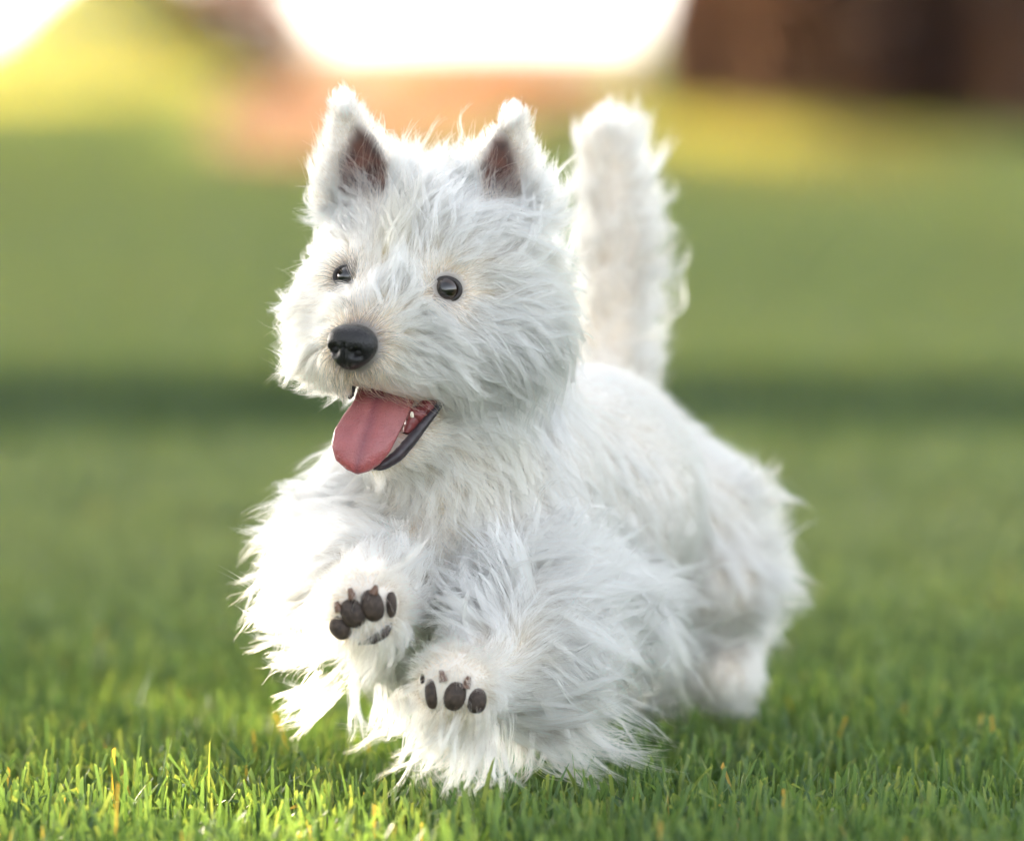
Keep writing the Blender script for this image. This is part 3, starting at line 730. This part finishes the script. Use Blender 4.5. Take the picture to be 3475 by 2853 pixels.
tint = np.clip(gfl[gi, 6] + rng.normal(0, 0.08, n), 0, 1)
# dark short hair right at the nose and eye rims
dk = np.maximum(np.clip(1.9 - np.linalg.norm(hp - NOSE, axis=1) / 0.0185, 0, 1) * 1.0, np.max([np.clip(1.9 - np.linalg.norm(hp - e, axis=1) / 0.0088, 0, 1) for e in EYES], axis=0))
dk = np.maximum(dk, 0.75 * np.clip(1.3 - np.linalg.norm((hp - surf_hit(893, 606)) * [.8, .6, 1.2], axis=1) / 0.008, 0, 1))
dk = np.maximum(dk, 0.6 * np.clip(1.3 - np.linalg.norm((hp - surf_hit(930, 640)) * [.8, .6, 1], axis=1) / 0.009, 0, 1))
dk = np.where(rng.random(n) < dk * 0.9, dk, 0)

# trimmed so that eyes, nose, tongue, pads and ear hollows stay clear
def clear_mask(pts):
    bad = np.zeros(len(pts), bool); u = rng.random(len(pts))
    def near_axis(cpt, ax, r, h0, h1):
        q = pts - cpt; h = q @ ax; rr = np.linalg.norm(q - h[..., None] * ax, axis=-1)
        return ((rr < r) & (h > h0) & (h < h1)).any(1)
    bad |= near_axis(EYES[0] - [0, 0, .0010], unit([0, -1, .05]), 0.0064, -.004, .06) & (u < .98)
    bad |= near_axis(EYES[1], unit([-.1, -1, .05]), 0.0040, -.004, .06) & (u < .55)
    bad |= near_axis(NOSE, unit([-.1, -1, 0]), 0.0165, -.004, .04)
    for q, r in zip(PADC, PADR): bad |= near_axis(q, unit([0, -1, .1]), r * .74, -.006, .04) & (u < .93)
    for e in EARS:
        pl = [P(x, y, 0.055) for x, y in e['poly']]
        t = pts[:, K // 2:].reshape(-1, 3)
        m = (in_poly(t[:, 0], t[:, 2], [(q[0], q[2]) for q in pl]) & (t[:, 1] < 0.075)).reshape(len(pts), -1).any(1)
        bad |= m & (u < .91)
    tl = [P(x, y, -.02) for x, y in ((733, 803), (790, 806), (850, 822), (908, 826), (880, 880), (800, 960), (745, 985), (700, 970), (678, 930), (690, 880))]
    t = pts.reshape(-1, 3)
    m = (in_poly(t[:, 0], t[:, 2], [(q[0], q[2]) for q in tl]) & (t[:, 1] < 0.004)).reshape(len(pts), -1).any(1)
    bad |= m & (u < .97)
    return ~bad
ok = clear_mask(hair); hair, tint, dk = hair[ok], tint[ok], dk[ok]; n = len(hair)

def fur_mat():
    N = NM('fur')
    a = N.n('Attribute', attribute_name='cream'); dkn = N.n('Attribute', attribute_name='dark'); inf = N.n('HairInfo')
    col = N.ramp(a.outputs['Fac'], [(0.0, (0.952, 0.850, 0.735)), (0.5, (0.910, 0.755, 0.580)), (1.0, (0.85, 0.66, 0.42))])
    rt = N.ramp(inf.outputs['Intercept'], [(0.0, (0.66, 0.53, 0.41)), (0.38, (0.97, 0.95, 0.93)), (0.6, (1, 1, 1))])  # darker beige roots paint the shade between locks into the hair
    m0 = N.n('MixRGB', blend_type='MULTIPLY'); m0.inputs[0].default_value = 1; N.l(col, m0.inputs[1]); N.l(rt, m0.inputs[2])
    m1 = N.n('MixRGB'); N.l(dkn.outputs['Fac'], m1.inputs[0]); N.l(m0.outputs[0], m1.inputs[1]); m1.inputs[2].default_value = (0.04, 0.03, 0.03, 1)
    h = N.n('BsdfHairPrincipled', model='CHIANG', parametrization='COLOR')
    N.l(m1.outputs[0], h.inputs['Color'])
    h.inputs['Roughness'].default_value = 0.38; h.inputs['Radial Roughness'].default_value = 0.75; h.inputs['Random Roughness'].default_value = 0.2
    return N.surf(h.outputs[0])
FUR = fur_mat()

def hair_object(name, pts, rad, cream, dark, parent):
    n, K, _ = pts.shape
    cu = bpy.data.hair_curves.new(name); cu.add_curves([K] * n)
    cu.attributes['position'].data.foreach_set('vector', (pts - OFF).astype(np.float32).ravel())
    s = np.linspace(0, 1, K)[None]
    rr = rad[:, None] * (1 - 0.85 * s ** 1.6)
    at = cu.attributes.get('radius') or cu.attributes.new('radius', 'FLOAT', 'POINT'); at.data.foreach_set('value', rr.astype(np.float32).ravel())
    for nm, ar in (('cream', cream), ('dark', dark)):
        at = cu.attributes.new(nm, 'FLOAT', 'CURVE'); at.data.foreach_set('value', ar.astype(np.float32))
    cu.materials.append(FUR)
    o = bpy.data.objects.new(name, cu); COL.objects.link(o); o.parent = parent
    return o
# long separate locks: some on the notes' longest places, some drawn one by one
LOCKS = [(640, 1110, 570, 1100, 492, 1108), (640, 1135, 580, 1080, 515, 1092), (620, 1180, 540, 1175, 500, 1215), (620, 1230, 545, 1230, 522, 1310), (640, 1330, 580, 1310, 520, 1325),
    (640, 1350, 590, 1370, 555, 1345), (680, 1400, 620, 1430, 570, 1450), (700, 1420, 660, 1480, 605, 1500), (740, 1400, 735, 1470, 740, 1540), (690, 1400, 640, 1450, 585, 1470), (780, 1430, 790, 1500, 720, 1520),
    (820, 1440, 850, 1560, 790, 1500), (900, 1490, 890, 1570, 825, 1600), (960, 1500, 960, 1590, 935, 1640), (1000, 1500, 1010, 1590, 980, 1635), (1060, 1490, 1080, 1570, 1060, 1610), (930, 1490, 920, 1550, 880, 1580),
    (1030, 1500, 1040, 1600, 1010, 1620), (1150, 1440, 1230, 1520, 1370, 1555), (1130, 1460, 1200, 1560, 1330, 1570), (1100, 1480, 1150, 1570, 1270, 1605), (1200, 1400, 1300, 1480, 1400, 1430), (1120, 1480, 1160, 1590, 1230, 1600),
    (1250, 1230, 1420, 1270, 1430, 1400), (1230, 1260, 1400, 1300, 1435, 1440), (1200, 1200, 1380, 1190, 1455, 1250), (1180, 1180, 1330, 1170, 1420, 1230), (1150, 1300, 1280, 1290, 1310, 1400), (1230, 1330, 1340, 1360, 1380, 1470),
    (1200, 1380, 1300, 1420, 1350, 1520), (1180, 1420, 1290, 1470, 1330, 1540), (1250, 1300, 1380, 1330, 1410, 1420), (1100, 1280, 1060, 1130, 965, 1080), (1080, 1260, 1060, 1120, 1020, 1100), (1090, 1220, 1080, 1130, 1050, 1090),
    (1040, 1290, 1000, 1180, 950, 1150), (1000, 1290, 930, 1190, 880, 1240), (1010, 1310, 930, 1240, 870, 1290), (1000, 1330, 920, 1290, 880, 1350), (1010, 1270, 950, 1170, 900, 1190), (1100, 1150, 1200, 1100, 1250, 1060),
    (1120, 1170, 1220, 1140, 1280, 1080), (1120, 1210, 1250, 1180, 1330, 1150), (1130, 1250, 1290, 1220, 1390, 1210), (820, 1180, 850, 1140, 870, 1130), (810, 1190, 860, 1170, 890, 1110),
    (1540, 1000, 1590, 990, 1600, 965), (1570, 1030, 1620, 1020, 1640, 1050), (1570, 1130, 1620, 1120, 1655, 1090), (1570, 1180, 1640, 1190, 1685, 1225), (1570, 1200, 1640, 1230, 1675, 1220), (1560, 1250, 1620, 1280, 1645, 1275),
    (1560, 1270, 1600, 1300, 1620, 1330), (1550, 1020, 1580, 985, 1560, 960), (640, 1040, 600, 1010, 575, 1010), (660, 1020, 620, 990, 590, 1000), (650, 1070, 600, 1060, 560, 1075), (712, 240, 706, 220, 707, 192), (1058, 262, 1066, 244, 1064, 218), (720, 245, 712, 225, 708, 196), (1050, 268, 1060, 248, 1063, 222), (1325, 480, 1370, 450, 1382, 492), (1325, 560, 1375, 535, 1388, 580), (1325, 640, 1365, 620, 1378, 662), (1300, 300, 1325, 260, 1325, 235), (1310, 380, 1340, 340, 1342, 310),
    (1300, 720, 1345, 700, 1360, 742), (1250, 270, 1245, 225, 1250, 205), (1275, 275, 1290, 235, 1295, 215), (1300, 520, 1350, 480, 1375, 470), (1310, 600, 1360, 600, 1380, 620), (1215, 420, 1190, 380, 1185, 340), (1215, 540, 1185, 500, 1178, 460)]
lk_pts, lk_t = [], []
tt_ = np.linspace(0, 1, K)[:, None]
for x0, y0, x1, y1, x2, y2 in LOCKS:
    h0 = surf_hit(x0, y0)
    big = x0 >= 880 and x0 < 1500 and y0 >= 1150
    for rep in range(13 if big else 6):
        tipl = y0 < 300 and x0 < 1100; jx, jy = rng.normal(0, 24 if big else 5 if tipl else 13, 2); ex, ey = rng.normal(0, 28 if big else 3 if tipl else 16, 2); dyp = rng.uniform(-0.018, 0.012)
        a_ = surf_hit(x0 + jx, y0 + jy); b_ = P(x1 + jx, y1 + jy, a_[1] + dyp - 0.012); e_ = P(x2 + ex, y2 + ey, a_[1] + dyp)
        cv = (1 - tt_) ** 2 * a_ + 2 * tt_ * (1 - tt_) * b_ + tt_ ** 2 * e_
        sd = unit(np.cross(e_ - a_, [0, 1, 0])); cv = cv + sd * 0.0035 * np.sin(tt_ * 5 + rng.uniform(0, 6.28)) * tt_
        lk_pts.append(cv); lk_t.append(0.05 if y0 < 1400 else 0.25)
long_i = np.where(gfl[:, 4] > 0.05)[0]; long_i = rng.choice(long_i, min(1500, len(long_i)), replace=False)
lf = gfl[long_i].copy(); lf[:, 4] *= rng.uniform(1.05, 1.4, len(lf)); lf[:, 3] *= rng.uniform(0.9, 1.5, len(lf)); lf[:, 5] *= 1.3
hd_i = np.where((np.linalg.norm(gp - P(880, 580, 0.03), axis=1) < 0.105) & (gfl[:, 4] > 0.022))[0]; hd_i = rng.choice(hd_i, min(1400, len(hd_i)), replace=False)
hf = gfl[hd_i].copy(); hf[:, 4] *= rng.uniform(0.95, 1.4, len(hf)); hf[:, 3] *= rng.uniform(0.8, 1.5, len(hf)); hf[:, 5] *= 1.5
LG = np.concatenate([np.array(lk_pts), grow(gp[long_i], lf, K), grow(gp[hd_i], hf, K)]); LT = np.concatenate([lk_t, lf[:, 6], hf[:, 6]])
m_ = 15; li_ = np.repeat(np.arange(len(LG)), m_); nl_ = len(li_)
sw = np.linspace(0, 1, K)[None, :, None]
LH = LG[li_] + rng.normal(0, 1, (nl_, 1, 3)) * 0.0019 * (1 - 0.75 * sw) * (0.5 + 0.5 * np.sin(np.pi * np.clip(sw + .25, 0, 1)))
trim = rng.uniform(0.72, 1.0, nl_)[:, None, None]
# shorten by resampling along each hair
ii_ = np.clip(sw * trim * (K - 1), 0, K - 1.001); i0 = ii_.astype(int); fr_ = ii_ - i0
LH = np.take_along_axis(LH, np.repeat(i0, 3, 2), 1) * (1 - fr_) + np.take_along_axis(LH, np.repeat(i0 + 1, 3, 2), 1) * fr_
LH = LH + rng.normal(0, 0.0014, (nl_, 1, 3)) * sw ** 2
lt_ = np.clip(LT[li_] + rng.normal(0, .06, nl_), 0, 1)
ok = clear_mask(LH); LH, lt_ = LH[ok], lt_[ok]
hair = np.concatenate([hair, LH]); tint = np.concatenate([tint, lt_]); dk = np.concatenate([dk, np.zeros(len(LH))]); n = len(hair)
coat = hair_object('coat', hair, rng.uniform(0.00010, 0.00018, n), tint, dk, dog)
tag(coat, 'white wavy fur with cream tints', kind='stuff')

# ------------------------------------------------------------------ eyes, nose, mouth, paws
def uvs(nu, nv):
    u = np.linspace(0, 2 * math.pi, nu, endpoint=False); v = np.linspace(0, math.pi, nv)
    d = np.array([[math.sin(b) * math.cos(a), math.cos(b), math.sin(b) * math.sin(a)] for b in v for a in u])
    F = [(i * nu + k, i * nu + (k + 1) % nu, (i + 1) * nu + (k + 1) % nu, (i + 1) * nu + k) for i in range(nv - 1) for k in range(nu)]
    return d, np.array(F)
def local_mesh(name, V, F, mat, parent, attrs=None):
    pw = OFF if parent is dog else np.array(parent['_o'])
    return mesh_np(name, V - pw, F, mat, parent, attrs=attrs)

def eye_mat():
    N = NM('eye'); a = N.n('Attribute', attribute_name='r')
    col = N.ramp(a.outputs['Fac'], [(0.0, (0.004, 0.003, 0.003)), (0.52, (0.004, 0.003, 0.003)), (0.60, (0.040, 0.022, 0.014)), (0.84, (0.022, 0.012, 0.009)), (0.95, (0.004, 0.003, 0.003))])
    b = N.n('BsdfPrincipled', Roughness=0.12); N.l(col, b.inputs['Base Color']); b.inputs['Coat Weight'].default_value = 1.0; b.inputs['Coat Roughness'].default_value = 0.02
    return N.surf(b.outputs[0])
EYEM = eye_mat(); RIM = simple_mat('eyelid', (0.014, 0.011, 0.012), 0.45, (0.03, 0.022, 0.02), 200, 0.3)
for e, r, lk in zip(EYES, (0.0096, 0.0085), (unit([-.05, -1, 0.0]), unit([-.35, -1, 0.05]))):
    d, F = uvs(28, 18)
    right = unit(np.cross(lk, [0, 0, 1])); up = np.cross(right, lk)
    # pole of the sphere looks along lk
    V = e + r * (d[:, :1] * right + d[:, 1:2] * lk + d[:, 2:3] * up) * (1 + 0.06 * np.clip(d[:, 1:2] - .75, 0, 1) / .25)
    rr = np.sqrt(d[:, 0] ** 2 + d[:, 2] ** 2); rr = np.where(d[:, 1] > 0, rr, 1)
    eye = mesh_np('eye', V - OFF, F, EYEM, dog, attrs={'r': rr})
    # eyelid ring
    U, Fq = [], []
    m = 28
    for i in range(m):
        a = 2 * math.pi * i / m
        cd = e + lk * r * 0.42 + (right * math.cos(a) * 1.08 + up * math.sin(a) * 0.86) * r * 0.95
        out = right * math.cos(a) + up * math.sin(a)
        for k in range(6):
            b_ = 2 * math.pi * k / 6; U.append(cd + (out * math.cos(b_) + lk * math.sin(b_)) * 0.0017)
    for i in range(m):
        for k in range(6): Fq.append((i * 6 + k, i * 6 + (k + 1) % 6, ((i + 1) % m) * 6 + (k + 1) % 6, ((i + 1) % m) * 6 + k))
    mesh_np('eyelid', np.array(U) - OFF, Fq, RIM, eye)

# nose
NOSEM = simple_mat('nose_leather', (0.005, 0.0048, 0.006), 0.40, (0.013, 0.012, 0.013), 700, 0.8, 0.45, coat=0.05)
d, F = uvs(48, 36)
L_, F_, U_ = d[:, 0], d[:, 1], d[:, 2]
rx = 0.0182 * np.where(U_ < 0, 1 - 0.42 * np.clip(-U_, 0, 1) ** 1.4, 1.0); rz = np.where(U_ > 0, 0.0150, 0.0180); ry = 0.0150
sq = lambda v, p: np.sign(v) * np.abs(v) ** p
V0 = np.stack([sq(L_, .85) * rx, sq(F_, .8) * ry, sq(U_, .9) * rz], 1)
for sgn in (-1, 1):
    q = V0 - np.array([sgn * 0.0082, 0.0115, -0.0030])
    a = (q[:, 0] / 0.0042) ** 2 + (q[:, 2] / 0.0036) ** 2 + (q[:, 1] / 0.009) ** 2
    V0[:, 1] -= 0.0075 * np.exp(-a * 1.2)
    q2 = V0 - np.array([sgn * 0.0140, 0.008, -0.0055]); a2 = (q2[:, 0] / 0.0036) ** 2 + (q2[:, 2] / 0.0016) ** 2 + (q2[:, 1] / 0.009) ** 2
    V0[:, 1] -= 0.003 * np.exp(-a2)
V0[:, 1] -= 0.0022 * np.exp(-(V0[:, 0] / 0.0011) ** 2) * (V0[:, 2] < 0.004) * (V0[:, 1] > 0)
V0[:, 1] += 0.0010 * np.clip(V0[:, 2] / 0.015, 0, 1)
V0 = V0 * 0.95
nose = mesh_np('nose', NOSE + V0 @ HM - OFF, F, NOSEM, dog)
d, F = uvs(12, 8)
nm = simple_mat('nostril', (0.004, 0.003, 0.003), 0.6)
for sgn in (-1, 1):
    cpt = NOSE + np.array([sgn * 0.0082, 0.0072, -0.0030]) @ HM
    mesh_np('nostril', cpt + (d * [0.0036, 0.0016, 0.0030]) @ HM - OFF, F, nm, nose)

# tongue
def tongue_mat():
    N = NM('tongue'); tc = N.n('TexCoord'); nz = N.n('TexNoise', Scale=90.0, Detail=6.0); n2 = N.n('TexNoise', Scale=700.0, Detail=2.0)
    N.l(tc.outputs['Object'], nz.inputs['Vector']); N.l(tc.outputs['Object'], n2.inputs['Vector'])
    g = N.n('Attribute', attribute_name='groove'); al = N.n('Attribute', attribute_name='along')
    c0 = N.ramp(al.outputs['Fac'], [(0.0, (0.34, 0.13, 0.12)), (0.5, (0.38, 0.115, 0.12)), (1.0, (0.42, 0.085, 0.085))])
    c1 = N.ramp(nz.outputs[0], [(0.3, (0.86, 0.8, 0.8)), (0.7, (1.08, 1.05, 1.05))])
    m = N.n('MixRGB', blend_type='MULTIPLY'); m.inputs[0].default_value = 1; N.l(c0, m.inputs[1]); N.l(c1, m.inputs[2])
    m2 = N.n('MixRGB'); N.l(g.outputs['Fac'], m2.inputs[0]); N.l(m.outputs[0], m2.inputs[1]); m2.inputs[2].default_value = (0.22, 0.055, 0.07, 1)
    b = N.n('BsdfPrincipled', Roughness=0.34); b.inputs['Coat Weight'].default_value = 0.35; b.inputs['Coat Roughness'].default_value = 0.15; N.l(m2.outputs[0], b.inputs['Base Color'])
    b.inputs['Subsurface Weight'].default_value = 0.25; b.inputs['Subsurface Radius'].default_value = (0.004, 0.0015, 0.001); b.inputs['Subsurface Scale'].default_value = 1.0
    bp = N.n('Bump', Strength=1.0, Distance=0.0012); N.l(n2.outputs[0], bp.inputs['Height']); N.l(bp.outputs[0], b.inputs['Normal'])
    return N.surf(b.outputs[0])
rows = [  # left x, y, right x, y, centre x, y, depth
    (752, 762, 880, 778, 792, 775, .010), (742, 795, 862, 815, 780, 810, -.006), (729, 830, 846, 850, 771, 846, -.018), (708, 858, 830, 884, 762, 880, -.026),
    (690, 888, 818, 908, 752, 908, -.031), (684, 920, 805, 934, 744, 936, -.034), (692, 950, 783, 960, 738, 960, -.035), (714, 970, 762, 974, 737, 975, -.034), (730, 977, 746, 978, 738, 979, -.033)]
rows = np.array(rows, float); tt = np.linspace(0, len(rows) - 1, 34)
rw = np.stack([np.interp(tt, np.arange(len(rows)), rows[:, j]) for j in range(7)], 1)
NA = 24; TV = []; GRV = []; ALG = []
for i, r_ in enumerate(rw):
    l, rt, ce = P(r_[0], r_[1], r_[6]), P(r_[2], r_[3], r_[6]), P(r_[4], r_[5], r_[6])
    th = 0.0032 * min(1.0, 0.25 + (len(rw) - 1 - i) / 7)
    for k in range(NA):
        a = 2 * math.pi * k / NA; x = math.cos(a); z = math.sin(a)
        p = ce + ((rt - ce) * x if x > 0 else (l - ce) * -x)
        front = max(z, 0)
        dep = -th * z * (1.0 if z < 0 else 1.3) + 0.004 * x * x + (0.0032 * math.exp(-(x / 0.085) ** 2) * front)
        p = p + np.array([0, dep, 0])
        TV.append(p); GRV.append(math.exp(-(x / 0.07) ** 2) * (z > 0) * 0.75); ALG.append(i / len(rw))
TF = [(i * NA + k, i * NA + (k + 1) % NA, (i + 1) * NA + (k + 1) % NA, (i + 1) * NA + k) for i in range(len(rw) - 1) for k in range(NA)]
TV = np.array(TV)
tongue = mesh_np('tongue', TV - OFF, TF, tongue_mat(), dog, attrs={'groove': GRV, 'along': ALG})

def tube(name, pts, rad, mat, parent, wob=0.0, flat=1.0):
    pts = np.array(pts); t = np.linspace(0, len(pts) - 1, 6 * len(pts))
    pp = np.stack([np.interp(t, np.arange(len(pts)), pts[:, j]) for j in range(3)], 1); rr = np.interp(t, np.arange(len(rad)), rad)
    for _ in range(3): pp[1:-1] = (pp[:-2] + pp[1:-1] * 2 + pp[2:]) / 4
    pp += rng.normal(0, wob, pp.shape)
    V, F = limb_tube(pp, rr * (1 + rng.normal(0, 0.03 if wob else 0, len(rr))), 12)
    return mesh_np(name, V - OFF, F, mat, parent)
LIP = simple_mat('lip', (0.022, 0.017, 0.021), 0.36, (0.065, 0.048, 0.056), 160, 0.6, 0.4, coat=0.1)
MO = simple_mat('mouth_lining', (0.22, 0.050, 0.050), 0.35, (0.13, 0.03, 0.03), 150, 0.3)
lip = tube('lower_lip', [P(922, 818, -.004), P(900, 846, -.010), P(872, 880, -.015), P(845, 914, -.019), P(818, 944, -.022), P(788, 962, -.024), P(770, 966, -.024)],
     [.0016, .0028, .0035, .0042, .0042, .0034, .0014], LIP, dog, 0.00012)
tube('lower_lip', [P(734, 784, -.035), P(728, 800, -.028), P(722, 822, -.022)], [.0012, .0024, .0012], LIP, dog, 0.0005)
tube('mouth_lining', [P(915, 815, .002), P(885, 838, -.006), P(858, 862, -.010), P(838, 895, -.014)], [.003, .0062, .0068, .003], MO, dog, 0.0003)
TOOTH = simple_mat('tooth', (0.78, 0.72, 0.60), 0.25, (0.70, 0.60, 0.45), 200)
tube('tooth', [P(853, 868, -.013), P(851, 857, -.015), P(850, 850, -.0155)], [.0017, .0015, .0008], TOOTH, dog)

# pads and claws
PADM = simple_mat('pad_leather', (0.080, 0.054, 0.040), 0.6, (0.026, 0.018, 0.016), 330, 1.0, 0.4)
CLAW = simple_mat('claw', (0.10, 0.045, 0.025), 0.35, (0.19, 0.10, 0.06), 240)
d, F = uvs(20, 14)
for px, py, Y, hw, hh, tl in PADS:
    q = P(px, py, Y + .0045); s = 1 / 2620
    V = np.stack([sq(d[:, 0], .9) * hw * s, d[:, 1] * -0.0065, sq(d[:, 2], .9) * hh * s], 1)
    ca, sa = math.cos(tl), math.sin(tl)
    V = np.stack([V[:, 0] * ca - V[:, 2] * sa, V[:, 1], V[:, 0] * sa + V[:, 2] * ca], 1)
    mesh_np('paw_pad', q + V - OFF, F, PADM, dog)
tube('paw_pad', [P(742, 1328, -.110), P(772, 1320, -.116), P(795, 1306, -.116), P(808, 1288, -.110)], [.0014, .0032, .0032, .0014], PADM, dog)
for (x0, y0, x1, y1, Y) in ((728, 1236, 722, 1214, -.121), (771, 1226, 777, 1208, -.121), (700, 1262, 694, 1242, -.117), (916, 1406, 910, 1383, -.107), (962, 1420, 968, 1396, -.107)):
    tube('claw', [P(x0, y0, Y), P((x0 + x1) / 2, (y0 + y1) / 2, Y), P(x1, y1, Y)], [.0030, .0026, .0014], CLAW, dog)
